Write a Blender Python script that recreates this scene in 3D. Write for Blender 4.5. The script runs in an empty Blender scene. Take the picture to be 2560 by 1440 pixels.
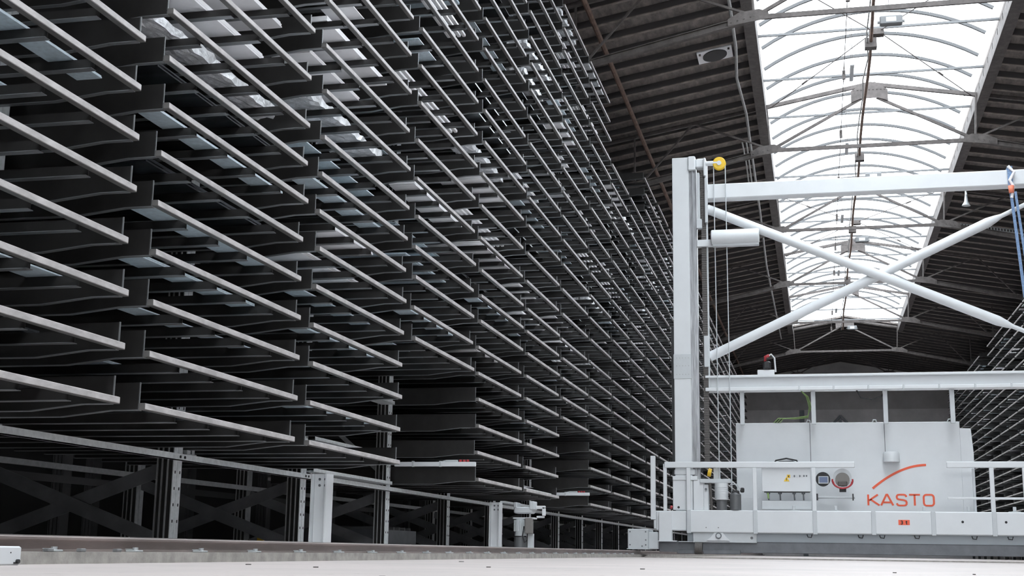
import bpy, math, random
from mathutils import Vector, Matrix
random.seed(11)
scene = bpy.context.scene
COL = scene.collection

# ------------------------------------------------------------ camera, sky, exposure
F_PX = 3259.18
yaw, pitch, roll = -.23058335, .19871794, .01458065
cy, sy, cp, sp = math.cos(yaw), math.sin(yaw), math.cos(pitch), math.sin(pitch)
fwd = Vector((sy*cp, cy*cp, sp)); rgt = Vector((cy, -sy, 0)); up = rgt.cross(fwd)
r2 = rgt*math.cos(roll) + up*math.sin(roll); u2 = -rgt*math.sin(roll) + up*math.cos(roll)
cd = bpy.data.cameras.new('camera'); cam = bpy.data.objects.new('camera', cd); COL.objects.link(cam)
EYE = Vector((0, 0, .115))
cam.matrix_world = Matrix(((r2.x, u2.x, -fwd.x, EYE.x), (r2.y, u2.y, -fwd.y, EYE.y), (r2.z, u2.z, -fwd.z, EYE.z), (0, 0, 0, 1)))
cd.sensor_width = 36; cd.lens = 36*F_PX/2560; cd.clip_start = .02; cd.clip_end = 400
scene.camera = cam
w = bpy.data.worlds.new('sky'); scene.world = w; w.use_nodes = True
bg = w.node_tree.nodes['Background']; bg.inputs['Color'].default_value = (.93, .965, 1, 1); bg.inputs['Strength'].default_value = 7.5
scene.view_settings.view_transform = 'Standard'; scene.view_settings.look = 'None'
scene.view_settings.gamma = 1; scene.view_settings.use_curve_mapping = False
scene.view_settings.exposure = 0.0

# ------------------------------------------------------------ materials
def mat(name, col, rough=.55, metal=0.0, var=0.0, scale=6, col2=None, bump=0, stretch=None, spec=None, emit=None):
    m = bpy.data.materials.new(name); m.use_nodes = True
    n = m.node_tree.nodes; l = m.node_tree.links; b = n['Principled BSDF']
    b.inputs['Base Color'].default_value = (*col, 1); b.inputs['Roughness'].default_value = rough; b.inputs['Metallic'].default_value = metal
    if spec is not None: b.inputs['Specular IOR Level'].default_value = spec
    if emit: b.inputs['Emission Color'].default_value = (*emit[:3], 1); b.inputs['Emission Strength'].default_value = emit[3]
    if var or col2 or bump:
        tc = n.new('ShaderNodeTexCoord'); mp = n.new('ShaderNodeMapping'); nz = n.new('ShaderNodeTexNoise')
        l.new(tc.outputs['Object'], mp.inputs[0]); l.new(mp.outputs[0], nz.inputs['Vector'])
        if stretch: mp.inputs['Scale'].default_value = stretch
        nz.inputs['Scale'].default_value = scale; nz.inputs['Detail'].default_value = 5; nz.inputs['Roughness'].default_value = .6
        cr = n.new('ShaderNodeValToRGB'); l.new(nz.outputs['Fac'], cr.inputs[0])
        c2 = col2 or tuple(c*(1-var) for c in col)
        cr.color_ramp.elements[0].position = .36; cr.color_ramp.elements[0].color = (*c2, 1)
        cr.color_ramp.elements[1].position = .66; cr.color_ramp.elements[1].color = (*col, 1)
        l.new(cr.outputs[0], b.inputs['Base Color'])
        if bump:
            bp = n.new('ShaderNodeBump'); bp.inputs['Strength'].default_value = bump; bp.inputs['Distance'].default_value = .02
            l.new(nz.outputs['Fac'], bp.inputs['Height']); l.new(bp.outputs[0], b.inputs['Normal'])
    return m
M = {}
M['rail_steel'] = mat('bare_tray_steel', (.62, .595, .59), .5, .15, .32, 14, stretch=(1, .35, 1))
M['dark_steel'] = mat('dark_mill_steel', (.04, .0385, .038), .34, .4, .35, 2.5)
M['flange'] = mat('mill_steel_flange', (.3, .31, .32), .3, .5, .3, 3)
M['oily_sheet'] = mat('oily_black_sheet', (.12, .13, .145), .2, .8, .45, 1.2)
M['galv'] = mat('galvanised_sheet', (.68, .8, .87), .32, .2, .2, 22)
M['galv_post'] = mat('galvanised_section', (.5, .52, .53), .4, .4, .2, 14)
M['white_sheet'] = mat('white_coated_sheet', (.9, .9, .92), .45, 0, .08, 4)
M['foil'] = mat('crinkled_plastic_film', (.85, .87, .9), .25, .1, .35, 9, bump=1.0)
M['wood'] = mat('pallet_wood', (.42, .3, .22), .8, 0, .3, 12, stretch=(1, .2, 1))
M['white'] = mat('white_machine_paint', (.72, .745, .765), .42, 0, .04, 2)
M['white2'] = mat('pale_grey_machine_paint', (.58, .61, .63), .5, 0, .06, 3)
M['mgrey'] = mat('mid_grey_steel', (.17, .18, .195), .45, .3, .2, 4)
M['grease'] = mat('worn_guide_steel', (.42, .43, .45), .3, .5, .5, 7, stretch=(4, 4, .25))
M['black'] = mat('black_rubber', (.02, .02, .022), .6)
M['chain'] = mat('brown_grey_chain_link', (.13, .12, .115), .6, .2, .3, 30)
M['yellow'] = mat('yellow_pulley_paint', (.85, .55, .03), .45, 0, .1, 5)
M['orange'] = mat('orange_red_lettering', (.85, .12, .05), .5)
M['orange_sign'] = mat('orange_sign_film', (.88, .13, .06), .5)
M['red'] = mat('dark_red_cable', (.42, .04, .05), .5)
M['green'] = mat('green_cable_sheath', (.3, .45, .16), .5)
M['screen'] = mat('blue_grey_display', (.1, .13, .2), .2, emit=(.35, .45, .9, .08))
M['beige'] = mat('grey_cap_plastic', (.2, .19, .18), .6)
M['truss'] = mat('old_truss_paint', (.13, .115, .11), .7, .1, .4, 5)
M['pipe_brown'] = mat('rusty_pipe', (.2, .13, .1), .7, .2, .4, 5)
M['pipe_grey'] = mat('pale_conduit', (.36, .36, .35), .55, .1, .2, 5)
M['bar'] = mat('glazing_bar_aluminium', (.07, .072, .075), .5, .3, .1, 5)
M['flash'] = mat('white_flashing', (.66, .68, .7), .6, 0, .1, 3)
M['lampgrey'] = mat('grey_lamp_housing', (.14, .145, .15), .5, .2)
M['strap'] = mat('blue_lifting_strap', (.22, .34, .55), .7, 0, .4, 30)
M['strap_red'] = mat('salmon_label', (.85, .25, .15), .6)
M['galv_bright'] = mat('lit_galvanised_face', (.82, .86, .88), .38, .15, .2, 16)  # lighter copy of the galvanised section; aisle-side light put into the colour
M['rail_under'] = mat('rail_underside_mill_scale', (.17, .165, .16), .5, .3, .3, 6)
M['panel_shade'] = mat('shade_tinted_under_panel', (.38, .42, .45), .5)  # shadow under the platform beam, put into the panel colour
M['rafter_side'] = mat('shade_toned_rafter_side', (.085, .08, .08), .9)  # dark tone paints in the shade on the rafter sides
M['rafter_edge'] = mat('light_toned_rafter_edge', (.3, .26, .235), .8, 0, .5, 3)  # pale tone paints in the light caught by the rafter undersides
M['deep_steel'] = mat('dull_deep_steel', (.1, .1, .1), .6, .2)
M['rail'] = mat('brown_rolled_rail', (.36, .3, .285), .42, .45, .35, 5, stretch=(1, .2, 1))
M['rail_top'] = mat('polished_rail_head', (.5, .48, .47), .3, .7, .2, 5, stretch=(1, .2, 1))
M['curb'] = mat('cast_concrete_plinth', (.42, .4, .37), .85, 0, .35, 7, bump=.4)
M['wall_left'] = mat('dark_side_wall', (.03, .03, .03), .9)  # one even near-black tone for the side and near-end walls
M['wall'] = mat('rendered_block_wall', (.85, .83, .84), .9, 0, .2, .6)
M['wall_dark'] = mat('dark_gable_boarding', (.6, .59, .59), .9, 0, .2, .6)

def floor_mat():
    m = mat('painted_concrete_floor', (.62, .575, .555), .6)
    n = m.node_tree.nodes; l = m.node_tree.links; b = n['Principled BSDF']
    tc = n.new('ShaderNodeTexCoord')
    a = n.new('ShaderNodeTexNoise'); a.inputs['Scale'].default_value = .8; a.inputs['Detail'].default_value = 6
    c = n.new('ShaderNodeTexNoise'); c.inputs['Scale'].default_value = 9; c.inputs['Detail'].default_value = 8
    for t in (a, c): l.new(tc.outputs['Object'], t.inputs['Vector'])
    r = n.new('ShaderNodeValToRGB'); l.new(a.outputs['Fac'], r.inputs[0])
    r.color_ramp.elements[0].position = .3; r.color_ramp.elements[0].color = (.5, .46, .445, 1)
    r.color_ramp.elements[1].position = .7; r.color_ramp.elements[1].color = (.61, .545, .525, 1)
    r2_ = n.new('ShaderNodeValToRGB'); l.new(c.outputs['Fac'], r2_.inputs[0])
    r2_.color_ramp.elements[0].position = .27; r2_.color_ramp.elements[0].color = (.45, .43, .42, 1)
    r2_.color_ramp.elements[1].position = .36; r2_.color_ramp.elements[1].color = (1, 1, 1, 1)
    mx = n.new('ShaderNodeMix'); mx.data_type = 'RGBA'; mx.blend_type = 'MULTIPLY'; mx.inputs[0].default_value = .7
    l.new(r.outputs[0], mx.inputs[6]); l.new(r2_.outputs[0], mx.inputs[7]); l.new(mx.outputs[2], b.inputs['Base Color'])
    return m
M['floor'] = floor_mat()

def board_mat():
    # stained roof boarding: boards run along Y, patchy limewash left in places
    m = mat('stained_roof_boarding', (.08, .07, .065), .9)
    n = m.node_tree.nodes; l = m.node_tree.links; b = n['Principled BSDF']
    tc = n.new('ShaderNodeTexCoord'); mp = n.new('ShaderNodeMapping'); mp.inputs['Scale'].default_value = (3.2, .8, 1)
    l.new(tc.outputs['Object'], mp.inputs[0])
    a = n.new('ShaderNodeTexNoise'); a.inputs['Scale'].default_value = 1.4; a.inputs['Detail'].default_value = 6; a.inputs['Roughness'].default_value = .7
    l.new(mp.outputs[0], a.inputs['Vector'])
    r = n.new('ShaderNodeValToRGB'); l.new(a.outputs['Fac'], r.inputs[0])
    r.color_ramp.elements[0].position = .3; r.color_ramp.elements[0].color = (.085, .076, .073, 1)
    r.color_ramp.elements[1].position = .72; r.color_ramp.elements[1].color = (.27, .235, .215, 1)
    e = r.color_ramp.elements.new(.8); e.color = (.42, .38, .35, 1)
    l.new(r.outputs[0], b.inputs['Base Color'])
    return m
M['board'] = board_mat()

def pane_mat():
    m = bpy.data.materials.new('opal_skylight_sheet'); m.use_nodes = True
    n = m.node_tree.nodes; l = m.node_tree.links; n.remove(n['Principled BSDF'])
    t = n.new('ShaderNodeBsdfTransparent'); t.inputs[0].default_value = (.9, .93, .95, 1)
    d = n.new('ShaderNodeBsdfTranslucent'); d.inputs[0].default_value = (.9, .93, .95, 1)
    mx = n.new('ShaderNodeMixShader'); mx.inputs[0].default_value = .08
    l.new(t.outputs[0], mx.inputs[1]); l.new(d.outputs[0], mx.inputs[2]); l.new(mx.outputs[0], n['Material Output'].inputs[0])
    return m
M['pane'] = pane_mat()

# ------------------------------------------------------------ mesh helpers
class MB:
    def __init__(s): s.v = []; s.f = []; s.mi = []; s.cur = 0
    def quadset(s, vs, fs):
        o = len(s.v); s.v += [tuple(v) for v in vs]; s.f += [tuple(i+o for i in f) for f in fs]; s.mi += [s.cur]*len(fs); return s
    def box(s, x0, x1, y0, y1, z0, z1):
        x0, x1 = min(x0, x1), max(x0, x1); y0, y1 = min(y0, y1), max(y0, y1); z0, z1 = min(z0, z1), max(z0, z1)
        return s.quadset([(x0,y0,z0),(x1,y0,z0),(x1,y1,z0),(x0,y1,z0),(x0,y0,z1),(x1,y0,z1),(x1,y1,z1),(x0,y1,z1)],
                         [(0,3,2,1),(4,5,6,7),(0,1,5,4),(1,2,6,5),(2,3,7,6),(3,0,4,7)])
    def cbox(s, x0, x1, y0, y1, z0, z1, c=.008):
        # box with chamfered edges along all sides: stacked slabs
        c = min(c, abs(x1-x0)/3, abs(y1-y0)/3, abs(z1-z0)/3)
        rings = []
        for z, i in ((z0, c), (z0+c, 0), (z1-c, 0), (z1, c)):
            a, b, p, q = x0+i, x1-i, y0+i, y1-i
            rings.append([(a+c,p,z),(b-c,p,z),(b,p+c,z),(b,q-c,z),(b-c,q,z),(a+c,q,z),(a,q-c,z),(a,p+c,z)])
        vs = [v for r in rings for v in r]; fs = [tuple(range(7,-1,-1)), tuple(range(24,32))]
        for k in range(3):
            for i in range(8): j = (i+1) % 8; fs.append((k*8+i, k*8+j, k*8+8+j, k*8+8+i))
        return s.quadset(vs, fs)
    def bar(s, a, b, wd, ht=None, upv=(0,0,1)):
        a, b = Vector(a), Vector(b); ht = ht or wd; d = (b-a).normalized(); u = Vector(upv)
        if abs(d.dot(u)) > .98: u = Vector((0,1,0))
        sd = d.cross(u).normalized()*wd/2; u = sd.cross(d).normalized()*ht/2
        return s.quadset([a-sd-u,a+sd-u,a+sd+u,a-sd+u,b-sd-u,b+sd-u,b+sd+u,b-sd+u],
                         [(0,3,2,1),(4,5,6,7),(0,1,5,4),(1,2,6,5),(2,3,7,6),(3,0,4,7)])
    def tube(s, pts, r, n=10):
        pts = [Vector(p) for p in pts]; rings = []; ref = Vector((.13,.31,.94))
        for i, p in enumerate(pts):
            d = (pts[min(i+1,len(pts)-1)]-pts[max(i-1,0)]).normalized()
            a = d.cross(ref)
            if a.length < .1: a = d.cross(Vector((1,0,0)))
            a.normalize(); b = d.cross(a)
            rr = r[i] if isinstance(r, (list, tuple)) else r
            rings.append([p+a*rr*math.cos(t*2*math.pi/n)+b*rr*math.sin(t*2*math.pi/n) for t in range(n)])
        vs = [v for q in rings for v in q]; fs = [tuple(range(n-1,-1,-1)), tuple(range(len(vs)-n, len(vs)))]
        for k in range(len(pts)-1):
            for i in range(n): j = (i+1) % n; fs.append((k*n+i, k*n+j, (k+1)*n+j, (k+1)*n+i))
        return s.quadset(vs, fs)
    def prism(s, poly, axis, a, b):
        # polygon in the plane across the axis ('x': (y,z); 'y': (x,z); 'z': (x,y))
        def P(p, t): return (t,p[0],p[1]) if axis == 'x' else (p[0],t,p[1]) if axis == 'y' else (p[0],p[1],t)
        n = len(poly); vs = [P(p,a) for p in poly]+[P(p,b) for p in poly]
        fs = [tuple(range(n-1,-1,-1)), tuple(range(n,2*n))]+[(i,(i+1)%n,n+(i+1)%n,n+i) for i in range(n)]
        return s.quadset(vs, fs)
    def ibeam(s, a, b, wd, ht, t=.012, upv=(0,0,1)):
        a, b = Vector(a), Vector(b); u = Vector(upv)*(ht/2)
        s.bar(a+u, b+u, wd, t, upv); s.bar(a-u, b-u, wd, t, upv); return s.bar(a, b, t, ht, upv)
    def mesh(s, name, mats):
        me = bpy.data.meshes.new(name); me.from_pydata(s.v, [], s.f)
        for m in (mats if isinstance(mats, (list, tuple)) else [mats]): me.materials.append(m)
        if any(s.mi): me.polygons.foreach_set('material_index', s.mi)
        me.update(); return me
    def build(s, name, mats, parent=None, smooth=False):
        me = s.mesh(name, mats)
        if smooth:
            import bmesh
            b = bmesh.new(); b.from_mesh(me); bmesh.ops.recalc_face_normals(b, faces=b.faces)
            for f in b.faces: f.smooth = len(f.verts) <= 4
            for e in b.edges:
                if len(e.link_faces) == 2 and e.calc_face_angle(0) > .6: e.smooth = False
            b.to_mesh(me); b.free()
        o = bpy.data.objects.new(name, me); COL.objects.link(o)
        if parent: o.parent = parent; o.matrix_parent_inverse = Matrix.Translation(parent.location).inverted() if parent.get('_abs') else Matrix()
        return o
def tag(o, label, cat, group=None, kind=None):
    if label: o['label'] = label
    if cat: o['category'] = cat
    if group: o['group'] = group
    if kind: o['kind'] = kind
    return o
def thing(name, label, cat, loc=(0,0,0), group=None, absolute=True, kind=None):
    # Empty at the thing's base; absolute=True means its parts are given in world coordinates
    o = bpy.data.objects.new(name, None); o.location = loc; o.empty_display_size = .2; COL.objects.link(o)
    if absolute: o['_abs'] = 1
    return tag(o, label, cat, group, kind)
def sub(mb, name, m, parent, smooth=False):
    # a sub-part of a part whose own object sits at its root's parent inverse
    o = mb.build(name, m, None, smooth); o.parent = parent; o.matrix_parent_inverse = Matrix.Identity(4)
    return o
def structure(o, label=None):
    o['kind'] = 'structure'
    if label: o['label'] = label
    return o
ORD = ['first','second','third','fourth','fifth','sixth','seventh','eighth','ninth','tenth','eleventh','twelfth','thirteenth','fourteenth','fifteenth','sixteenth','seventeenth','eighteenth','nineteenth','twentieth','twenty-first','twenty-second','twenty-third','twenty-fourth','twenty-fifth','twenty-sixth','twenty-seventh','twenty-eighth','twenty-ninth','thirtieth','thirty-first','thirty-second','thirty-third','thirty-fourth','thirty-fifth','thirty-sixth','thirty-seventh','thirty-eighth']
def project(p):
    d = Vector(p)-EYE; z = d.dot(fwd)
    if z < .1: return None
    return 1280+F_PX*d.dot(r2)/z, 720-F_PX*d.dot(u2)/z

# ------------------------------------------------------------ the hall
RX, RZ, SL = 2.15, 16.28, .178           # ridge line and roof slope of the truss top chord
OXL, OXR = -1.38, 5.68                   # skylight opening
WL, WR, Y0, Y1 = -12.6, 16.9, -24, 113
def roof(x): return RZ-SL*abs(x-RX)+.12
structure(MB().box(WL, WR, Y0, Y1, -.3, 0).build('floor', M['floor']), 'pale pinkish painted concrete hall floor')
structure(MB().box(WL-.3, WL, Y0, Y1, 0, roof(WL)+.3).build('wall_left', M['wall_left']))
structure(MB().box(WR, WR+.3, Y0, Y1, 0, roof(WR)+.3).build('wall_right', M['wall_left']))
wb = structure(MB().box(WL, WR, Y1, Y1+.3, 0, 12.15).build('wall_back', M['wall']), 'grey rendered end wall behind the crane cabinet')
g = MB().prism([(WL,12.15),(WR,12.15),(WR,roof(WR)+.3),(RX,roof(RX)+.3),(WL,roof(WL)+.3)], 'y', Y1, Y1+.3).build('gable_boarding', M['wall_dark'], wb)
structure(MB().box(WL, WR, Y0-.3, Y0, 0, 9).build('wall_light_blocker', M['wall_left']))  # unseen wall behind the camera, kept part-height to shape the daylight
# boarded roof slopes with rafters crossing the view
def slope(xa, xb, ya, yb):
    mb = MB(); mb.prism([(xa,roof(xa)),(xb,roof(xb)),(xb,roof(xb)+.12),(xa,roof(xa)+.12)], 'y', ya, yb)
    y = ya+.3
    while y < yb-.1:
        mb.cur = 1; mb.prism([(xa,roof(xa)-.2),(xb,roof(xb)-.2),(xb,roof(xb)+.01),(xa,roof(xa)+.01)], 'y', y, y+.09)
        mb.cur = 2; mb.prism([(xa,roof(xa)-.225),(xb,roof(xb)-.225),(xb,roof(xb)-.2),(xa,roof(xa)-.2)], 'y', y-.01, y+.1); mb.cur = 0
        y += 1.187
    return mb
BM = [M['board'], M['rafter_side'], M['rafter_edge']]
SKY1 = 92.3
ce = structure(slope(WL, OXL, Y0, Y1).build('ceiling', BM), 'dark boarded roof slope left of the skylight')
structure(slope(OXR, WR, Y0, Y1).build('ceiling', BM), 'dark boarded roof slope right of the skylight')
mb = slope(OXL, RX, SKY1, Y1); mb2 = slope(RX, OXR, SKY1, Y1); o_ = len(mb.v); mb.v += mb2.v; mb.f += [tuple(i+o_ for i in f) for f in mb2.f]; mb.mi += mb2.mi
structure(mb.build('ceiling', BM), 'boarded roof closing the ridge beyond the skylight')
# edge purlins along the opening
for nm, x, s in (('left', OXL, -1), ('right', OXR, 1)):
    t = structure(MB().box(x, x+s*.12, Y0, SKY1, roof(x)-.45, roof(x)-.02).box(x, x+s*.34, Y0, SKY1, roof(x)-.47, roof(x)-.44).build('trim_1' if s < 0 else 'trim_2', M['truss']), 'dark edge beam under the %s edge of the skylight' % nm)
# skylight: upstands, arched bars, straight ties, vaulted opal sheet
SZ, SC, YA = 16.62, 17.66, -22.0
sky = structure(thing('window_1', 'long arched skylight of white opal sheet along the ridge', None))
del sky['label']; sky['label'] = 'long arched skylight of white opal sheet along the ridge'
half = (OXR-OXL)/2; rise = SC-SZ; RAD = (half*half+rise*rise)/(2*rise); AMAX = math.asin(half/RAD)
def arcpt(t, dr=0):  # t in -1..1
    a = t*AMAX; return RX+(RAD+dr)*math.sin(a), SC-RAD+(RAD+dr)*math.cos(a)
MB().box(OXL-.06, OXL-.01, YA, SKY1, roof(OXL)-.02, SZ).build('upstand', M['flash'], sky)
MB().box(OXR+.01, OXR+.06, YA, SKY1, roof(OXR)-.02, SZ).build('upstand', M['flash'], sky)
N = 16; mb = MB(); pv = []
for y in (YA, SKY1):
    for i in range(N+1): x, z = arcpt(-1+2*i/N, .06); pv.append((x,y,z))
mb.quadset(pv, [(i,i+1,N+2+i,N+1+i) for i in range(N)]).build('pane', M['pane'], sky, True)
x_, z_ = OXL, SZ
poly = [arcpt(-1+2*i/N, .05) for i in range(N+1)]+[(OXR,roof(OXR)),(RX,roof(RX)),(OXL,roof(OXL))]
end_o = MB().prism(poly, 'y', SKY1+.02, SKY1+.05).build('pane', M['pane'], sky)
k = 0
arch = None
for i in range(-9, 27):
    y = 39.76+1.978*i
    if y > SKY1: break
    if arch is None:
        a = MB()
        pts = [arcpt(-1+2*j/N) for j in range(N+1)]
        for j in range(N): a.bar((pts[j][0],0,pts[j][1]), (pts[j+1][0],0,pts[j+1][1]), .1, .08, (0,1,0))
        arch = a.build('glazing_bar', M['bar'], sky); arch.location = (0, y, 0)
    else:
        c = arch.copy(); COL.objects.link(c); c.location = (0, y, 0)
for i in range(-3, 14):
    y = 38.72+3.957*i
    if 30 < y < SKY1: MB().box(OXL, OXR, y-.03, y+.03, roof(OXL)+.02, roof(OXL)+.09).build('tie_bar', M['lampgrey'], sky)

# roof trusses
def truss(y, label):
    t = thing('roof_truss', label, 'roof truss', (RX, y, 13.99), 'steel trusses across the hall')
    n0, n1 = RX-3.4, RX+3.4; ZN = 14.0
    top = lambda x: RZ-SL*abs(x-RX)-.05
    c = MB()
    for s in (-1, 1):
        c.bar((RX,y,top(RX)), (RX+s*14.0,y,top(RX+14.0)), .1, .13)
    c.build('top_chord', M['truss'], t)
    MB().bar((n0,y,ZN), (n1,y,ZN), .07, .13).build('tie_rod', M['truss'], t)
    for s in (-1, 1):
        n = RX+s*3.4; low = lambda x: ZN-.22*(abs(x-RX)-3.4)
        MB().ibeam((n,y,ZN), (RX+s*14.2,y,low(RX+14.2)), .16, .17, .02).build('bottom_chord', M['truss'], t)
        MB().bar((n+s*.02,y-.07,ZN), (n+s*.1,y-.07,top(n)), .05, .05).bar((n+s*.02,y+.07,ZN), (n+s*.1,y+.07,top(n)), .05, .05).build('post', M['truss'], t)
        MB().bar((n,y,ZN+.02), (RX+s*.25,y,15.72), .075, .09).build('strut', M['truss'], t)
        wbm = MB(); ap = [(n,ZN+.05)]
        xs = [6.1, 8.0, 10.2, 12.2]; ups = True
        for q in xs:
            x = RX+s*q; ap.append((x, top(x) if ups else low(x))); ups = not ups
        for a_, b_ in zip(ap, ap[1:]): wbm.bar((a_[0],y,a_[1]), (b_[0],y,b_[1]), .055, .06)
        wbm.bar((RX+s*8.2,y,low(RX+8.2)), (RX+s*8.2,y,top(RX+8.2)), .06, .06)
        wbm.build('web', M['truss'], t)
        gp = [(n-s*.38,ZN-.08),(n+s*.7,ZN-.22),(n+s*.7,ZN-.03),(n+s*.4,ZN+.14),(n-s*.12,ZN+.2),(n-s*.36,ZN+.1)]
        gg = MB().prism(gp if s > 0 else gp[::-1], 'y', y-.09, y-.075)
        for q in range(4): gg.bar((n+s*(.1+.17*q),y-.1,ZN-.04*q), (n+s*(.1+.17*q),y-.115,ZN-.04*q), .035, .035)
        gg.build('gusset_plate', M['truss'], t)
    rp = [(-.62,-.12),(-.62,.3),(-.4,.42),(-.22,.58),(.22,.58),(.4,.42),(.62,.3),(.62,-.12),(.3,.0),(-.3,.0)]
    gg = MB().prism([(RX+a_,15.68+b_) for a_, b_ in rp], 'y', y-.09, y-.075)
    for q in range(9): gg.bar((RX-.52+.13*q,y-.1,16.0-.0*q), (RX-.52+.13*q,y-.115,16.0), .04, .04)
    gg.build('ridge_plate', M['truss'], t)
    return t
TY = [32.9+11.87*i for i in range(7)]
for i, y in enumerate(TY):
    truss(y, 'dark riveted roof truss under the skylight, %s one seen from the near end' % ORD[i] if i else 'nearest dark riveted roof truss, cut by the top of the picture')

# crossed wind-bracing rods under the skylight
for i in (0, 2):
    y0, y1 = TY[i], TY[i+1]; yc = (y0+y1)/2
    o = thing('wind_brace', 'thin crossed tie rods meeting at a ridge plate, %s bay under skylight' % ('nearest' if i == 0 else 'third'), 'tie rods', (RX, yc, 15.6), 'crossed rods under the skylight')
    for sx in (-1, 1):
        for ye in (y0, y1):
            MB().tube([(RX+sx*.12,yc+(.1 if ye > yc else -.1),15.75),(RX+sx*3.4,ye,15.55)], .017, 6).build('rod', M['truss'], o)
            f = .6; MB().tube([(RX+sx*(.12+3.28*f),yc+(ye-yc)*f,15.75-.2*f),(RX+sx*(.12+3.28*(f+.05)),yc+(ye-yc)*(f+.05),15.75-.2*(f+.05))], .035, 6).build('turnbuckle', M['truss'], o)
    MB().box(RX-.22, RX+.22, yc-.15, yc+.15, 15.62, 15.8).build('plate', M['truss'], o)

# lengthwise ridge conduit, cables and lights
c = thing('ridge_conduit', 'brown steel conduit with white cables running along under the ridge', 'conduit', (1.8, 60, 15.4))
random.seed(3)
pp = [(1.97+.03*math.sin(y*.5), y, 15.45+.03*math.sin(y*.9)) for y in range(24, 93, 2)]
MB().tube(pp, .05, 8).build('pipe', M['pipe_brown'], c, True)
MB().tube([(p[0]-.11+.05*math.sin(p[1]*1.3), p[1], p[2]-.05) for p in pp], .022, 6).build('cable', M['pipe_grey'], c, True)
jb = MB()
for y in TY[:5]: jb.box(1.8, 2.15, y-6.0, y-5.7, 15.25, 15.55)
jb.build('junction_box', M['truss'], c)
for i, (y, dx) in enumerate(((37.0, .5), (53.3, .62), (64.5, .5), (90.5, .62))):
    l_ = thing('floodlight', 'grey box floodlight hanging under the skylight ridge, %s one from the near end' % ORD[i], 'floodlight', (RX+dx, y, 15), 'floodlights under the ridge')
    x0 = RX+dx-.5; zt = 15.45
    MB().cbox(x0, x0+.64, y-.12, y+.12, zt-.27, zt, .03).build('housing', M['lampgrey'], l_)
    MB().box(x0+.18, x0+.46, y-.125, y-.119, zt-.2, zt-.06).build('glass', M['white2'], l_)
    MB().tube([(x0+.28,y,zt),(x0+.28,y,17.71)], .01, 5).build('hanger', M['truss'], l_)
    for s in (0, 1): MB().box(x0-.06+s*.64, x0+s*.7, y-.03, y+.03, zt-.2, zt-.14).build('bracket', M['lampgrey'], l_)
# suspended fluorescent tubes on a catenary wire
cw = thing('suspension_wire', 'thin wire with cable clips hanging left of the ridge', 'wire', (1.15, 50, 14.9))
MB().tube([(1.18, y, 14.9) for y in (26, 40, 55, 70, 92)], .012, 5).build('wire', M['truss'], cw)
d_ = MB()
for y in [y0_*1.0 for y0_ in range(34, 90, 6)]: d_.box(1.13, 1.23, y-.04, y+.04, 14.72, 15.0).tube([(1.18,y,14.9),(1.18,y,16.2)], .008, 4)
d_.build('drop_rod', M['truss'], cw)
for i, y in enumerate((38.4, 46.2, 56.5, 68, 79)):
    o = thing('tube_light', 'slim white tube light hanging left of the ridge, %s one from the near end' % ORD[i], 'tube light', (1.35, y, 14.7), 'tube lights under the skylight')
    MB().cbox(1.33, 1.45, y, y+1.4, 14.55, 14.62, .02).build('tube_housing', M['flash'], o)
    MB().tube([(1.4,y+.05,14.6),(1.4,y+.05,17.68)], .009, 5).tube([(1.4,y+1.3,14.6),(1.4,y+1.3,17.68)], .009, 5).build('hanger', M['truss'], o)
# long rusty pipe and pale conduits on the left slope
o = MB().tube([(-5.45, 20, 14.0), (-5.5, 45, 13.98), (-5.5, 75, 14.0), (-5.5, 110, 14.0)], .075, 8).build('roof_pipe', M['pipe_brown'], None, True)
tag(o, 'rusty brown pipe running lengthwise under the left roof slope', 'pipe')
o = thing('conduit_run', 'pale grey conduit kinking along beside the skylight on the left', 'conduit', (-2, 45, 14))
MB().tube([(-2.05,28,15.05),(-1.98,34.5,15.05),(-2.0,37.4,15.0),(-2.13,40.0,15.0),(-2.02,43.5,15.0),(-2.06,48.1,14.95),(-2.1,56,14.75),(-2.25,67,14.75),(-2.2,92,14.9)], .05, 7).build('pipe', M['pipe_grey'], o, True)
for d in (-.22, -.11): MB().tube([(-1.98+d*1.3,45.4,14.55),(-2.0+d,47,14.3),(-2.05+d,50.6,14.2)], .03, 6).build('branch_pipe', M['pipe_grey'], o, True)
# extract fan plate
o = thing('roof_fan', 'square white fan plate with a round dark opening in left roof slope', 'roof fan', (-2.7, 38.7, 15.1))
fx0, fx1, fy0, fy1 = -3.24, -2.18, 38.2, 39.15
zz = lambda x: roof(x)-.24
def fanpt(x, y, d=0): return (x, y, zz(x)+d)
mb = MB()
mb.quadset([fanpt(fx0,fy0),fanpt(fx1,fy0),fanpt(fx1,fy1),fanpt(fx0,fy1),fanpt(fx0,fy0,.04),fanpt(fx1,fy0,.04),fanpt(fx1,fy1,.04),fanpt(fx0,fy1,.04)], [(0,3,2,1),(4,5,6,7),(0,1,5,4),(1,2,6,5),(2,3,7,6),(3,0,4,7)]).build('plate', M['white_sheet'], o)
cx_, cy_ = (fx0+fx1)/2, (fy0+fy1)/2
ring = [(cx_+.37*math.cos(a*math.pi/12), cy_+.44*math.sin(a*math.pi/12)) for a in range(24)]
MB().quadset([fanpt(x,y,-.03) for x,y in ring]+[fanpt(x,y,.0) for x,y in ring], [tuple(range(24))]+[(i,(i+1)%24,24+(i+1)%24,24+i) for i in range(24)]).build('opening', M['black'], o)
MB().box(-2.3, -2.24, 38.3, 38.36, zz(-2.27)-.05, zz(-2.27)).box(-3.18, -3.12, 38.3, 38.36, zz(-3.15)-.05, zz(-3.15)).build('bolt', M['truss'], o)
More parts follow.
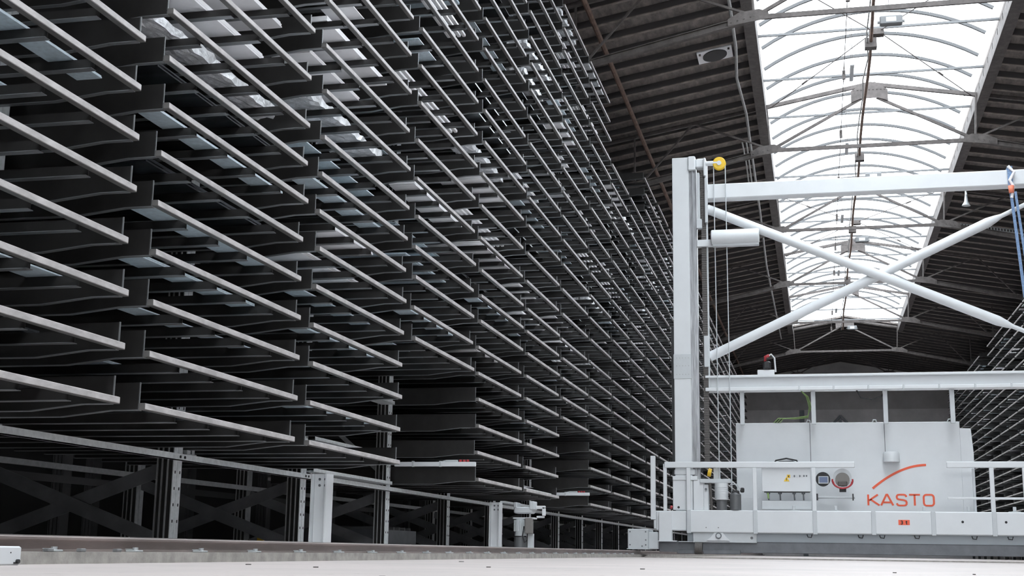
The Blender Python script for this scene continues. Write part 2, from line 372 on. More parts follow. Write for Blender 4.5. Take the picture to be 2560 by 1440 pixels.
# perforated cable trays bridging the slopes at the third truss
for s, lb in ((-1, 'left'), (1, 'right')):
    o = thing('cable_tray', 'pale perforated cable tray crossing the roof %s of the skylight' % lb, 'cable tray', (RX+s*6, 60.5, 14.3))
    xa, xb = RX+s*3.55, RX+s*9.2; za = 14.95
    MB().bar((xa,60.5,za), (xb,60.5,za-.17*abs(xb-xa)), .28, .03).build('tray_floor', M['galv_post'], o)
    sl = MB()
    for q in range(44):
        f = (q+.5)/44; x = xa+(xb-xa)*f; z = za-.17*abs(xb-xa)*f
        sl.box(x-.03, x+.03, 60.34, 60.36, z, z+.13)
    sl.bar((xa,60.35,za+.13), (xb,60.35,za+.13-.17*abs(xb-xa)), .02, .02).build('perforated_side', M['galv_post'], o)
# horn loudspeaker and beacon on the right truss post
o = thing('horn_loudspeaker', 'grey horn loudspeaker under a beacon on right of the skylight', 'loudspeaker', (6.1, 53, 13.9))
MB().tube([(6.12,53,14.9),(6.12,53,14.6),(6.12,53,14.5)], [.12,.16,.08], 10).build('beacon', M['lampgrey'], o, True)
MB().tube([(6.1,53,14.5),(6.1,52.9,14.25),(6.08,52.85,13.95),(6.07,52.85,13.8)], [.03,.05,.08,.17], 12).build('horn', M['white2'], o, True)
MB().box(5.9, 6.4, 53.05, 53.1, 14.6, 15.25).build('back_board', M['pipe_brown'], o)

# brace and downpipe on the end wall
o = thing('wall_bracket', 'dark three-legged steel brace fixed to the grey end wall', 'bracket', (2.0, 112.8, 10))
MB().box(1.88, 2.1, 112.7, 112.9, 7, 11.3).build('post', M['mgrey'], o)
MB().bar((2,112.8,11.6),(.2,112.8,9.6), .2).build('strut', M['mgrey'], o)
MB().bar((2,112.8,11.6),(3.8,112.8,9.6), .2).build('strut', M['mgrey'], o)
o = MB().box(-1.35, -.95, 112.7, 112.99, 0, 12.1).build('downpipe', M['mgrey']); tag(o, 'dark vertical duct on the end wall left of the brace', 'duct')

# ------------------------------------------------------------ storage rack
TRX, PITCH, GAP, YN1 = -5.2, 3.5135, .402, 9.433       # YN1: near end of bay index 1
TL = PITCH-GAP
ZB0, V, VM = 1.227, .42, .5423
DEP = 3.55
def zbar(k): return ZB0+V*min(k,8)+VM*max(0,k-8)
def ynear(b): return YN1+PITCH*(b-1)
NB = 28
def levels(b):
    top = 19 if b in (8, 9) else 22
    lo = 4 if b in (3, 6) else 0
    return range(lo, top+1)

def tray_meshes():
    # local origin: near end, front face, bar top; X goes back into the rack as -X
    BH, BD = .05, .056
    fr = MB(); fr.cbox(-BD, 0, .004, TL-.004, -BH, 0, .004)
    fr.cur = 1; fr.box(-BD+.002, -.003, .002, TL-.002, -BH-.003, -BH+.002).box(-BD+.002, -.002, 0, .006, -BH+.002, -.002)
    rr = MB(); rr.cbox(-DEP, -DEP+BD, 0, TL, -BH, 0, .004)
    pl = []
    prof = [(-BD,.165),(-DEP+BD,.165),(-DEP+BD,-.1),(-.75,-.1),(-.3,-.052),(-BD,-.052)]
    for y, s in ((0, 1), (TL, -1)):
        p = MB(); p.prism(prof, 'y', y, y+s*.006)
        p.cur = 1
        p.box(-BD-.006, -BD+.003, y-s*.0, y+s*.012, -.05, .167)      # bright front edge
        p.prism([(-BD,-.058),(-.3,-.058),(-.75,-.106),(-DEP+BD,-.106),(-DEP+BD,-.1),(-.75,-.1),(-.3,-.052),(-BD,-.052)], 'y', y, y+s*.05)
        pl.append(p)
    cm = MB(); cm.box(-DEP+BD, -BD, -.004, .004, -.095, -.012)
    cm.cur = 1; cm.box(-DEP+BD, -BD, -.035, .035, -.099, -.094); cm.cur = 0
    return fr, rr, pl, cm
fr, rr, pl, cm = tray_meshes()
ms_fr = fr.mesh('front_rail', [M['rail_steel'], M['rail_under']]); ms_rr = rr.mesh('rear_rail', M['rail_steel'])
ms_pl = [p.mesh('end_plate', [M['dark_steel'], M['flange']]) for p in pl]
ms_cm = cm.mesh('cross_member', [M['dark_steel'], M['flange']])
def make_tray(x, y, z):
    r = bpy.data.objects.new('storage_tray', None); r.empty_display_size = .2; COL.objects.link(r); r.location = (x, y, z)
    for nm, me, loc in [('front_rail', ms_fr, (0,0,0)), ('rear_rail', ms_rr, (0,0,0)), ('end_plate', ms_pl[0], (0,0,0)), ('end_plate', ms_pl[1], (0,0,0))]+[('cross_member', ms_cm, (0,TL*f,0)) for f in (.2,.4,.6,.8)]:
        o = bpy.data.objects.new(nm, me); o.location = loc; o.parent = r; COL.objects.link(o)
    return r
def copy_tree(o, loc):
    c = o.copy(); COL.objects.link(c); c.location = loc
    for ch in o.children:
        q = ch.copy(); COL.objects.link(q); q.parent = c
    return c
# candidate trays seen by the camera, nearest (largest) first
cand = []; far = []; extra = []
for b in range(0, NB):
    for k in levels(b):
        y, z = ynear(b), zbar(k)
        ps = [project((TRX-dx, y+dy, z)) for dx in (0, 1.6) for dy in (0, TL)]
        vis = any(p and -40 < p[0] < 2600 and -60 < p[1] < 1500 for p in ps)
        if not vis:
            if any(p and -900 < p[0] < 3000 and -700 < p[1] < 1700 for p in ps): extra.append((y, b, k))
            continue
        pn, pf = project((TRX, y, z)), project((TRX, y+TL, z))
        hidden = pn[0] > 1684 and pf[0] < 1745          # behind the crane mast
        cand.append((1e9 if hidden else y, b, k))
cand.sort()
near_t = cand[:300]; far = cand[300:]+extra
proto = None
rng = random.Random(5)
loads_near = []; loads_far = []
def bay_name(b): return ORD[b]
for (_, b, k) in near_t:
    jx = rng.uniform(-.02, .02); jy = rng.uniform(-.015, .015)
    loc = (TRX+jx, ynear(b)+jy, zbar(k))
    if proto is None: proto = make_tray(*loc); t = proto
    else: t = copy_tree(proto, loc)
    tag(t, 'grey steel storage tray in the %s bay from the left, %s level up' % (ORD[b], ORD[k]), 'storage tray', 'steel trays of the storage rack')

# loads: sheets and packs lying on the cross members inside the trays
def sheet_stack(x0, x1, y0, y1, z, h, m, name):
    mb = MB(); n = max(1, int(h/.012)); n = min(n, 4)
    for i in range(n):
        dx, dy = (rng.uniform(-.012,.012), rng.uniform(-.015,.015)) if n > 1 else (0, 0)
        mb.box(x0+dx, x1+dx, y0+dy, y1+dy, z+i*h/n, z+(i+1)*h/n-.0015)
    return mb, name, m
def ribbed(x0, x1, y0, y1, z, h):
    mb = MB(); x = x0
    while x < x1-.05:
        mb.cbox(x, x+.055, y0, y1, z, z+h, .008); x += .085
    return mb
def wrapped(x0, x1, y0, y1, z, h):
    # crinkled film pack: displaced grid shell
    nx, ny = 8, 26; mb = MB(); top = []; bot = []
    for i in range(nx+1):
        for j in range(ny+1):
            x = x0+(x1-x0)*i/nx; y = y0+(y1-y0)*j/ny; e = rng.uniform
            bot.append((x+e(-.015,.015), y+e(-.03,.03), z+e(0,.03))); top.append((x+e(-.015,.015), y+e(-.03,.03), z+h+e(-.03,.02)))
    n0 = len(bot); q = ny+1; fs = []
    for i in range(nx):
        for j in range(ny):
            a = i*q+j; fs.append((a,a+1,a+q+1,a+q)); fs.append((n0+a,n0+a+q,n0+a+q+1,n0+a+1))
    edge = [i*q for i in range(nx+1)]+[nx*q+j for j in range(1,ny+1)]+[i*q+ny for i in range(nx-1,-1,-1)]+[j for j in range(ny-1,0,-1)]
    for a, b_ in zip(edge, edge[1:]+edge[:1]): fs.append((a,b_,n0+b_,n0+a))
    return mb.quadset(bot+top, fs)
KINDS = {
 'dark': ('steel_sheet_stack', 'dark mill steel sheets', 'steel sheets'),
 'blue': ('galvanised_sheet_stack', 'pale blue-grey galvanised sheets', 'steel sheets'),
 'strip': ('galvanised_strip_pack', 'narrow pale galvanised strips', 'steel strips'),
 'white': ('white_sheet_stack', 'white coated sheets', 'coated sheets'),
 'rib': ('profile_bundle', 'bright ribbed profiles in a row', 'metal profiles'),
 'foil': ('wrapped_pack', 'crumpled white film-wrapped pack', 'wrapped pack'),
 'wood': ('timber_board_pack', 'brown timber boards', 'timber boards')}
def load_mesh(kind, b, k, xf):
    """geometry in world space; xf mirrors for the right rack"""
    y0b = ynear(b)+.04; y1b = y0b+TL-.08; z = zbar(k)-.010; R = rng.uniform
    if kind == 'dark':
        a = R(.15,.5); wd = R(1.6,2.6); y0 = y0b+R(0,.3); y1 = y1b-R(0,.5)
        mb, _, m = sheet_stack(TRX-a-wd, TRX-a, y0, y1, z, R(.01,.06), M['oily_sheet'], '')
    elif kind == 'blue':
        a = R(.12,1.2); wd = R(.3,1.3); y0 = y0b+R(0,.8); y1 = min(y1b, y0+R(1.0,2.6))
        mb, _, m = sheet_stack(TRX-a-wd, TRX-a, y0, y1, z, R(.01,.05), M['galv'], '')
    elif kind == 'strip':
        a = R(.12,.3); wd = R(.18,.28); y0 = y0b+.1; y1 = y1b-R(.1,.6)
        mb, _, m = sheet_stack(TRX-a-wd, TRX-a, y0, y1, z, R(.01,.03), M['galv'], '')
    elif kind == 'white':
        a = R(.1,.35); wd = R(.35,1.3); y0 = y0b+R(0,.8); y1 = y1b-R(0,1.2)
        mb, _, m = sheet_stack(TRX-a-wd, TRX-a, y0, y1, z, R(.02,.08), M['white_sheet'], '')
    elif kind == 'rib':
        a = R(.1,.3); wd = R(.18,.42); y0 = y0b+R(0,.4); y1 = y1b-R(0,.4)
        mb = ribbed(TRX-a-wd, TRX-a, y0, y1, z, .05); m = M['white_sheet']
    elif kind == 'foil':
        a = R(.1,.3); wd = R(.3,.6); y0 = y0b+R(.1,.6); y1 = y1b-R(.1,.8)
        mb = wrapped(TRX-a-wd, TRX-a, y0, y1, z, .12); m = M['foil']
    else:
        a = R(.3,.8); wd = R(.3,.5); y0 = y0b+R(0,.4); y1 = y1b-R(0,1.2)
        mb, _, m = sheet_stack(TRX-a-wd, TRX-a, y0, y1, z, .05, M['wood'], '')
    return mb, m
def pick(b, k):
    r = rng.random()
    if b >= 4 and k > 4: tb = (('dark', .24), ('strip', .36), ('blue', .54), ('white', .74), ('rib', .84), ('foil', .92), (None, 1.01))
    elif k <= 7: tb = (('dark', .4), ('strip', .62), ('blue', .84), ('white', .89), ('rib', .91), ('wood', .94), (None, 1.01))
    elif k <= 12: tb = (('dark', .32), ('strip', .42), ('blue', .66), ('white', .82), ('rib', .88), ('foil', .92), (None, 1.01))
    else: tb = (('dark', .26), ('strip', .36), ('blue', .64), ('white', .82), ('rib', .89), ('foil', .92), (None, 1.01))
    for kk, p in tb:
        if r < p: return kk
FIX = {(1,5):['dark'], (1,3):['strip'], (2,3):['strip'], (2,2):['blue'], (2,4):['strip'], (0,3):['blue'], (3,4):['blue'], (2,7):['strip'], (2,8):['strip'], (0,2):['strip'], (1,4):['strip','dark2'], (1,6):['strip','dark2'], (1,2):['strip'], (0,4):['blue'], (0,5):['blue'], (0,6):['strip'], (1,8):['foil'], (2,9):['foil'], (1,1):['blue'], (1,7):['dark'], (0,1):['dark'], (0,0):['dark'],
       (2,10):['white'], (2,11):['white'], (2,5):['white'], (2,6):['white'], (2,12):['white'], (3,12):['rib'], (3,13):['blue'], (3,9):['white'], (2,13):['foil'], (1,9):['white'], (1,10):['white']}
for (_, b, k) in near_t:
    ks = FIX.get((b, k)) or [pick(b, k)]
    for kind in ks:
        if kind is None: continue
        if kind == 'dark2':
            mb, _, m = sheet_stack(TRX-3.2, TRX-1.4, ynear(b)+.1, ynear(b)+TL-.2, zbar(k)-.01, .03, M['oily_sheet'], ''); kind = 'dark'
        else: mb, m = load_mesh(kind, b, k, None)
        nm, lb, ct = KINDS[kind]
        tag(mb.build(nm, m), '%s on the tray in the %s bay, %s level up' % (lb, ORD[b], ORD[k]), ct, 'stock lying in the rack trays')

# the remaining trays, far down the aisle and in the right-hand rack, as one mass
def mini(mb, b, k, mir=False):
    o = len(mb.v); y, z = ynear(b), zbar(k); n0 = len(mb.f)
    for src, off in ((fr,0),(pl[0],0),(pl[1],0),(cm,.33*TL),(cm,.66*TL)):
        mi = 0 if src is fr else 1
        base = len(mb.v)
        for v in src.v:
            X = TRX+v[0]; X = (MIRX-X) if mir else X
            mb.v.append((X, y+v[1]+off, z+v[2]))
        for i, f in enumerate(src.f): mb.f.append(tuple(i_+base for i_ in f)); mb.mi.append(0 if mi == 0 else 1+src.mi[i])
MIRX = 9.8+TRX                     # mirrored rack front plane at X = 9.8
mass = MB(); lm = MB(); LK = {'dark':0,'blue':1,'strip':1,'white':2,'rib':2,'foil':3,'wood':4}
def farload(b, k, mir):
    kind = pick(b, k)
    if kind is None: return
    if kind in ('foil',): kind = 'white'
    m_, _ = load_mesh(kind, b, k, None); base = len(lm.v)
    for v in m_.v: lm.v.append(((MIRX-v[0]) if mir else v[0], v[1], v[2]))
    for f in m_.f: lm.f.append(tuple(i+base for i in f)); lm.mi.append(LK[kind])
for (_, b, k) in far: mini(mass, b, k); farload(b, k, False)
RB = []
for b in range(12, NB):
    for k in range(0, 23 if b != 21 else 20):
        p1, p2 = project((9.8, ynear(b), zbar(k))), project((9.8, ynear(b)+TL, zbar(k)))
        if p2[0] > 3300: continue
        mini(mass, b, k, True); farload(b, k, True); RB.append((b, k))
tag(mass.build('storage_trays', [M['rail_steel'], M['dark_steel'], M['flange']]), 'hundreds of further steel trays high up and far down both racks', 'storage trays', kind='stuff')
tag(lm.build('stored_sheets', [M['oily_sheet'], M['galv'], M['white_sheet'], M['foil'], M['wood']]), 'sheet and profile stock lying in the farther and higher trays', 'stored sheets', kind='stuff')

# rack frames: posts in the gaps between bays
def post_mesh(h, holes):
    mb = MB()
    mb.cur = 2; mb.box(-.17, -.01, 0, .004, 0, h); mb.cur = 0
    for x in (-.18, -.125, -.062): mb.box(x, x+.01, -.025, .002, 0, h)
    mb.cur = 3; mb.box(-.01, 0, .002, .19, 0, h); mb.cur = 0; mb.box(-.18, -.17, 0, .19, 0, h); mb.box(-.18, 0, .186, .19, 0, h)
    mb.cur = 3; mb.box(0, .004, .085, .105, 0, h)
    mb.cur = 1
    if holes:
        z = .35
        while z < 2.6:
            for y in (.035, .14): mb.box(.0, .0045, y, y+.016, z, z+.03)
            z += .17
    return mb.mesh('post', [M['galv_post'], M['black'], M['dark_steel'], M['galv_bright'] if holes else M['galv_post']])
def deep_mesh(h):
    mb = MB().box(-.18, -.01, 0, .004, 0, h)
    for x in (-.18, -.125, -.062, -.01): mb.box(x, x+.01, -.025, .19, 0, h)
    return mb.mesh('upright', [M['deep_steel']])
pm_d = deep_mesh(12.4)
pm_f = post_mesh(12.4, True); pm_r = post_mesh(12.4, False)
PX = -6.6
gapy = lambda b: ynear(b)-GAP/2          # centre of the gap before bay b
rack = thing('rack_frame', 'galvanised steel rack frame carrying the trays along the left side', 'rack', (-7.7, 10, 0))
for b in range(0, NB+1):
    for x, me in ((PX, pm_f), (-8.95, pm_r)):
        o = bpy.data.objects.new('post', me); COL.objects.link(o); o.parent = rack; o.matrix_parent_inverse = Matrix.Translation(rack.location).inverted()
        o.location = (x, gapy(b)-.095, 0)
for b in range(0, NB):
    y0, y1 = gapy(b), gapy(b+1)
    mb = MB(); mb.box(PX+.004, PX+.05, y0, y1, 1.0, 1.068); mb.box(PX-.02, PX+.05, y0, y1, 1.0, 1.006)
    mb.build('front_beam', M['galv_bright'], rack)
    MB().box(-8.95, -8.9, y0, y1, 1.0, 1.068).build('rear_beam', M['galv_post'], rack)
    if b in (3, 6):
        for k in range(4):
            z = zbar(k)-.13; e = MB(); e.box(PX-.12, PX+.1, y0+.1, y1-.1, z, z+.005); e.box(PX+.095, PX+.1, y0+.1, y1-.1, z, z+.05)
            e.build('shelf_bracket', M['galv_bright'], rack)
for b in range(0, NB+1):
    y = gapy(b)+.02
    MB().bar((PX-.15,y,.15), (-8.95,y,.93), .012, .15).bar((PX-.15,y+.03,.93), (-8.95,y+.03,.15), .012, .15).build('cross_brace', M['flange'], rack)
    bm = MB()
    for s in range(5): 
        z0 = 1.3+s*2.1
        bm.bar((PX-.15,y,z0), (-8.95,y,z0+1.9), .012, .07)
    bm.build('upper_brace', M['galv_post'], rack)
# bolts on the post-to-beam joints, nearest frames
for b in (1, 2, 3):
    mb = MB(); y = gapy(b)
    for d in (-.05, .05): mb.tube([(PX+.05,y+d,1.035),(PX+.058,y+d,1.035)], .016, 8)
    mb.build('joint_bolt', M['black'], rack, True)
    sb = MB(); sb.cbox(PX-.05, PX+.04, y+.12, y+.2, 1.07, 1.12, .006).cbox(PX-.1, PX+.05, y+.1, y+.32, 1.068, 1.08, .003).box(PX-.02, PX+.03, y+.25, y+.31, 1.08, 1.13)
    sb.build('tray_stop', M['galv_post'], rack)
rr_ = thing('rack_frame', 'galvanised steel rack frame of the far rack at the right edge', 'rack', (11.5, 70, 0))
for b in range(12, NB+1):
    for x, me in ((MIRX-PX-.18+.18, pm_f), (MIRX+8.95, pm_r)):
        o = bpy.data.objects.new('post', me); COL.objects.link(o); o.parent = rr_; o.matrix_parent_inverse = Matrix.Translation(rr_.location).inverted()
        o.location = (x, gapy(b)-.095, 0)
# deeper second rack row behind, seen through the lower frames
deep = thing('rear_rack_row', 'dim rack uprights standing behind the lower frames on the left', 'rack', (-10.6, 10, 0))
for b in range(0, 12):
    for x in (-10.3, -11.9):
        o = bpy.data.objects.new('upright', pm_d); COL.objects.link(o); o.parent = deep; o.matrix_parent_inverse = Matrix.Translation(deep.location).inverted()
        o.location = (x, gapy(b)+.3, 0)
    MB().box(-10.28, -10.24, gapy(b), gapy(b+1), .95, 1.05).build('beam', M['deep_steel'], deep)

# white sensor bars sticking across the two open retrieval bays
for b, w_ in ((4, 'nearer'), (7, 'farther')):
    y = ynear(b)-.06; z = zbar(0)+.17
    o = thing('sensor_bar', 'white bar with red plugs across the %s open retrieval bay' % w_, 'sensor bar', (TRX-.7, y, z), 'sensor bars at the open bays')
    MB().cbox(PX+.06, TRX-.01, y-.05, y, z, z+.07, .005).build('channel', M['white'], o)
    for x in (PX+.35, PX+.8): MB().box(x, x+.03, y-.054, y+.004, z-.006, z+.085).build('clamp', M['white2'], o)
    MB().cbox(TRX-.5, TRX-.3, y-.045, y-.005, z+.07, z+.1, .008).prism([(TRX-.62,z+.07),(TRX-.4,z+.07),(TRX-.4,z+.1),(TRX-.5,z+.1)], 'y', y-.03, y-.015).build('sensor', M['white2'], o)
    for q in range(3): MB().cbox(TRX-.28+q*.06, TRX-.24+q*.06, y-.045, y-.005, z+.07, z+.105, .006).build('red_plug', M['red'], o)
# guard columns
for (y, w_) in ((14.3, 'nearer'), (22.75, 'farther')):
    o = thing('guard_column', '%s white H-section guard column standing behind the rail' % w_, 'guard column', (-5.5, y, 0), 'white guard columns')
    h = .95
    mb = MB(); mb.box(-5.66, -5.5, y-.006, y+.006, 0, h); mb.box(-5.506, -5.49, y-.08, y+.14, 0, h); mb.box(-5.68, -5.664, y-.08, y+.14, 0, h)
    mb.build('column', M['white'], o)
    MB().box(-5.72, -5.42, y-.12, y+.18, 0, .012).build('foot_plate', M['white2'], o)
    hb = MB()
    for dx in (-.55, -.62):
        for q in (.82, .89): hb.tube([(-4.98+dx,y-.006,q),(-4.98+dx,y-.012,q)], .016, 8)
    hb.build('bolt_hole', M['mgrey'], o)

# geared drive unit at the second open bay
o = thing('gear_motor', 'grey geared drive unit with terminal box beside farther guard column', 'drive unit', (-5.2, 23.6, 0))
y = 23.6
MB().cbox(-5.42, -5.08, y-.12, y+.2, .78, .9, .02).cbox(-5.42, -5.36, y-.14, y+.2, .88, .98, .01).cbox(-5.12, -5.05, y-.14, y+.2, .85, 1.0, .01).cbox(-5.44, -5.05, y-.1, y+.2, .68, .71, .005).build('gearbox', M['white2'], o)
fn = MB()
for q in range(8): fn.box(-5.41+q*.03, -5.395+q*.03, y-.13, y-.02, .46, .66)
fn.tube([(-5.31,y,.38),(-5.31,y,.68)], .11, 14).build('motor_body', M['white2'], o, True)
MB().tube([(-5.31,y,.17),(-5.31,y,.36)], .12, 14).build('fan_cover', M['lampgrey'], o, True)
MB().cbox(-5.2, -5.07, y-.16, y-.02, .42, .7, .01).build('terminal_box', M['beige'], o)
MB().tube([(-5.22,y-.13,.55),(-5.24,y-.16,.38),(-5.2,y-.15,.26),(-5.16,y-.13,.3)], .012, 6).build('cable', M['black'], o, True)
MB().box(-5.18, -5.08, y, y+.1, 0, .42).box(-5.4, -5.1, y-.05, y+.15, 0, .17).build('base', M['white2'], o)
MB().cbox(-5.02, -4.84, y-.1, y-.02, .86, .92, .01).cbox(-4.9, -4.84, y-.1, y-.02, .74, .9, .01).tube([(-5.0,y-.06,.72),(-4.86,y-.06,.72)], .02, 8).build('bracket_arm', M['white'], o)
# small yellow item and reels deep in the lower rack
o = thing('yellow_marker_post', 'small yellow and dark marker post deep under the rack', 'marker post', (-8.0, 18.2, 0))
MB().cbox(-8.08, -7.98, 18.2, 18.3, .1, .33, .01).build('body', M['yellow'], o); MB().box(-8.06, -8.0, 18.22, 18.28, 0, .1).build('foot', M['black'], o)
# low conveyor bed in the near retrieval bay
o = thing('roller_bed', 'low grey roller bed inside the lower rack past the first open bay', 'roller bed', (-7.4, 21, 0))
MB().box(-8.6, -6.9, 20.4, 22.3, .2, .42).build('bed_frame', M['mgrey'], o)
for q in range(6): MB().tube([(-8.55,20.6+q*.3,.44),(-6.95,20.6+q*.3,.44)], .035, 8).build('roller', M['lampgrey'], o, True)
for q in ((-8.5,20.5),(-7.0,20.5),(-8.5,22.2),(-7.0,22.2)): MB().box(q[0]-.04, q[0]+.04, q[1]-.04, q[1]+.04, 0, .2).build('leg', M['mgrey'], o)

# ------------------------------------------------------------ runway: plinth, rail, clips, end stop
structure(MB().box(-4.75, -4.32, -2, 108, 0, .07).build('trim_3', M['curb']), 'pale concrete plinth under the left crane rail')
o = MB()
o.box(-4.58, -4.42, -2, 108, .07, .085); o.box(-4.512, -4.488, -2, 108, .085, .14); o.cur = 0; o.cbox(-4.535, -4.465, -2, 108, .135, .16, .006)
o.cur = 1; o.box(-4.53, -4.47, -2, 108, .16, .1655)
tag(o.build('crane_rail', [M['rail'], M['rail_top']]), 'brown steel crane rail running beside the left rack', 'rail')
cl = None
for i in range(27):
    y = 6.98+.951*i
    if cl is None:
        mb = MB(); mb.cbox(-.045, .03, -.05, .05, 0, .012, .003); mb.tube([(0,0,.012),(0,0,.03)], .018, 6); mb.cbox(-.06, -.01, -.03, .03, .012, .02, .002)
        cl = mb.build('rail_clip', M['galv_post']); c_ = cl
    else: c_ = cl.copy(); COL.objects.link(c_)
    c_.location = (-4.37, y, .07)
    tag(c_, 'small bolted rail clip on the plinth, %s from the left' % ORD[i], 'rail clip', 'clips holding down the crane rail')
for i, y in enumerate((6.85, 7.2, 7.62)):
    b_ = MB().cbox(-4.36, -4.325, y, y+.06, .07, .09, .004).build('steel_block', M['flange'])
    tag(b_, 'small dark steel block on the plinth edge, %s from the left' % ORD[i], 'steel block', 'steel blocks near the end stop')
o = thing('end_stop_box', 'pale grey steel box with a dark screw at the bottom left corner', 'box', (-4.25, 6.2, 0))
MB().cbox(-4.315, -4.2, 5.4, 6.4, .0, .1, .008).build('housing', M['white'], o)
MB().tube([(-4.21,6.36,.02),(-4.185,6.36,.02)], .012, 8).box(-4.2, -4.195, 6.33, 6.37, .008, .016).build('screw', M['black'], o)
MB().tube([(-4.2,6.3,.066),(-4.198,6.3,.066)], .004, 8).build('pin_hole', M['black'], o)
# cross gutter and steel strips in the floor in front of the crane
structure(MB().box(-4.0, 9.5, 31.0, 31.25, 0, .03).build('trim_4', M['curb']), 'raised pale floor strip in front of the crane')
structure(MB().box(-4.0, 9.5, 31.5, 31.9, 0, .012).build('trim_5', M['mgrey']))
# chips on the floor
CH = ((-1.75, 5.2, .012), (-1.1, 5.35, .01), (-2.9, 7.4, .012), (-2.2, 8.8, .014), (-1.2, 9.2, .016), (.5, 9.6, .012), (1.0, 9.4, .01), (-3.6, 8.0, .015), (-3.4, 12.5, .02))
for i, (x, y, r) in enumerate(CH):
    mb = MB(); pts = [(x+r*math.cos(a)*(1+.3*math.sin(3*a+i)), y+r*2*math.sin(a)) for a in [q*math.pi/4 for q in range(8)]]
    mb.prism(pts, 'z', 0, .006)
    tag(mb.build('floor_chip', M['chain']), 'small dark chip lying on the pale floor, %s from the left' % ORD[sorted(CH, key=lambda c: project((c[0],c[1],0))[0]).index((x,y,r))], 'chip', 'dark chips on the floor')

# ------------------------------------------------------------ gantry crane (faces the camera at Y = 33)
CY = 33.0
cr = thing('gantry_crane', 'tall white gantry storage crane with mast, girders and railed platform', 'crane', (2, CY, .2))
def P(mb, name, m, smooth=False): return mb.build(name, m, cr, smooth)
# mast
mast = MB().cbox(-3.48, -3.05, CY, CY+.5, 1.15, 10.29, .01)
for z in (4.52, 4.28, 4.04):
    pass
m_ = P(mast, 'mast', M['white'])
bt = MB()
for zrow in (4.98, 4.78, 4.56):
    for q in range(5): bt.tube([(-3.41+.075*q,CY,zrow),(-3.41+.075*q,CY-.015,zrow)], .016, 6)
sub(bt, 'splice_bolt', M['galv_post'], m_)
sub(MB().cbox(-3.49, -3.04, CY-.012, CY, 4.45, 5.08, .004), 'splice_plate', M['white2'], m_)
P(MB().box(-3.05, -2.97, CY+.06, CY+.3, 1.15, 9.95).box(-2.97, -2.94, CY, CY+.34, 1.15, 9.95).box(-2.94, -2.86, CY+.1, CY+.3, 1.15, 9.95), 'guide_track', M['grease'])
P(MB().box(-3.55, -3.48, CY+.05, CY+.4, 1.15, 5.8), 'rear_guide', M['black'])
P(MB().cbox(-3.06, -2.87, CY-.06, CY+.4, 9.92, 10.3, .02).cbox(-2.87, -2.62, CY+.02, CY+.3, 10.0, 10.25, .03).cbox(-2.66, -2.6, CY-.06, CY+.34, 9.75, 10.24, .015).cbox(-2.62, -2.56, CY-.02, CY+.1, 9.35, 10.1, .015), 'mast_head', M['white'])
# lift roller guides beside the mast
P(MB().cbox(-2.84, -2.77, CY-.03, CY+.2, 8.45, 9.85, .01).cbox(-2.64, -2.57, CY-.03, CY+.1, 8.5, 9.7, .008).cbox(-2.86, -2.72, CY-.05, CY+.1, 8.35, 8.6, .01), 'guide_bracket', M['white2'])
P(MB().tube([(-2.6,CY,10.09),(-2.2,CY,10.09)], .065, 14), 'pulley_shaft', M['white'], True)
pu = P(MB().tube([(-2.25,CY-.06,10.07),(-2.25,CY-.05,10.07),(-2.25,CY-.03,10.07),(-2.25,CY+.03,10.07),(-2.25,CY+.05,10.07)], [.15,.17,.15,.15,.17], 24), 'pulley', M['yellow'], True)
hb = MB().tube([(-2.25,CY-.09,10.07),(-2.25,CY-.05,10.07)], .06, 14)
sub(hb, 'hub', M['white'], pu, True)
for x in (-2.4, -2.1): P(MB().tube([(x,CY,10.05),(x+.02,CY,1.3)], .014, 6), 'lift_rope', M['white2'])
# energy chain, ribbed
ec = MB(); z = 2.2
while z < 9.9: ec.box(-2.75, -2.62, CY+.1, CY+.22, z, z+.045); z += .06
ec.box(-2.74, -2.63, CY+.11, CY+.2, 2.2, 9.9); P(ec, 'energy_chain', M['chain'])
P(MB().box(-2.62, -2.58, CY+.1, CY+.16, 4.2, 9.3), 'chain_guide', M['white2'])
# motor tank on an arm
P(MB().cbox(-2.86, -2.3, CY+.02, CY+.16, 7.88, 8.06, .01), 'tank_arm', M['white'])
tk = P(MB().tube([(-2.48,CY-.1,8.08),(-2.46,CY-.1,8.08),(-1.3,CY-.1,8.08),(-1.27,CY-.1,8.08)], [.17,.19,.19,.17], 20), 'counter_cylinder', M['white'], True)
sub(MB().cbox(-2.45, -1.28, CY-.14, CY+.05, 7.84, 7.92, .01), 'cylinder_cradle', M['white2'], tk)
# girders
P(MB().cbox(-2.64, 9.1, CY+.1, CY+.5, 9.17, 9.56, .02), 'upper_girder', M['white'])
P(MB().cbox(-2.7, 9.1, CY+.05, CY+.45, 4.47, 4.53, .005).box(-2.7, 9.1, CY+.2, CY+.3, 4.2, 4.5).cbox(-2.7, 9.1, CY+.05, CY+.45, 4.13, 4.22, .01), 'lower_girder', M['white'])
cl_ = MB()
for q in range(12): cl_.cbox(-.4+.83*q, -.36+.83*q, CY+.02, CY+.06, 4.12, 4.24, .005)
P(cl_, 'girder_clamp', M['white2'])
# X bracing tubes with turnbuckle necks
def brace(a, b, name):
    a, b = Vector(a), Vector(b); d = b-a
    return P(MB().tube([a, a+d*.72, a+d*.74, a+d*.755, b], [.125,.125,.09,.055,.055], 14), name, M['white'], True)
brace((-2.6,CY+.2,8.92), (7.12,CY+.2,4.56), 'diagonal_brace')
brace((-2.6,CY+.35,5.05), (7.0,CY+.35,9.55), 'diagonal_brace')
P(MB().cbox(-2.72, -2.6, CY+.05, CY+.35, 4.75, 5.55, .01), 'brace_plate', M['white2'])
P(MB().box(8.6, 9.1, CY, CY+.5, 1.15, 10.3), 'mast', M['white'])
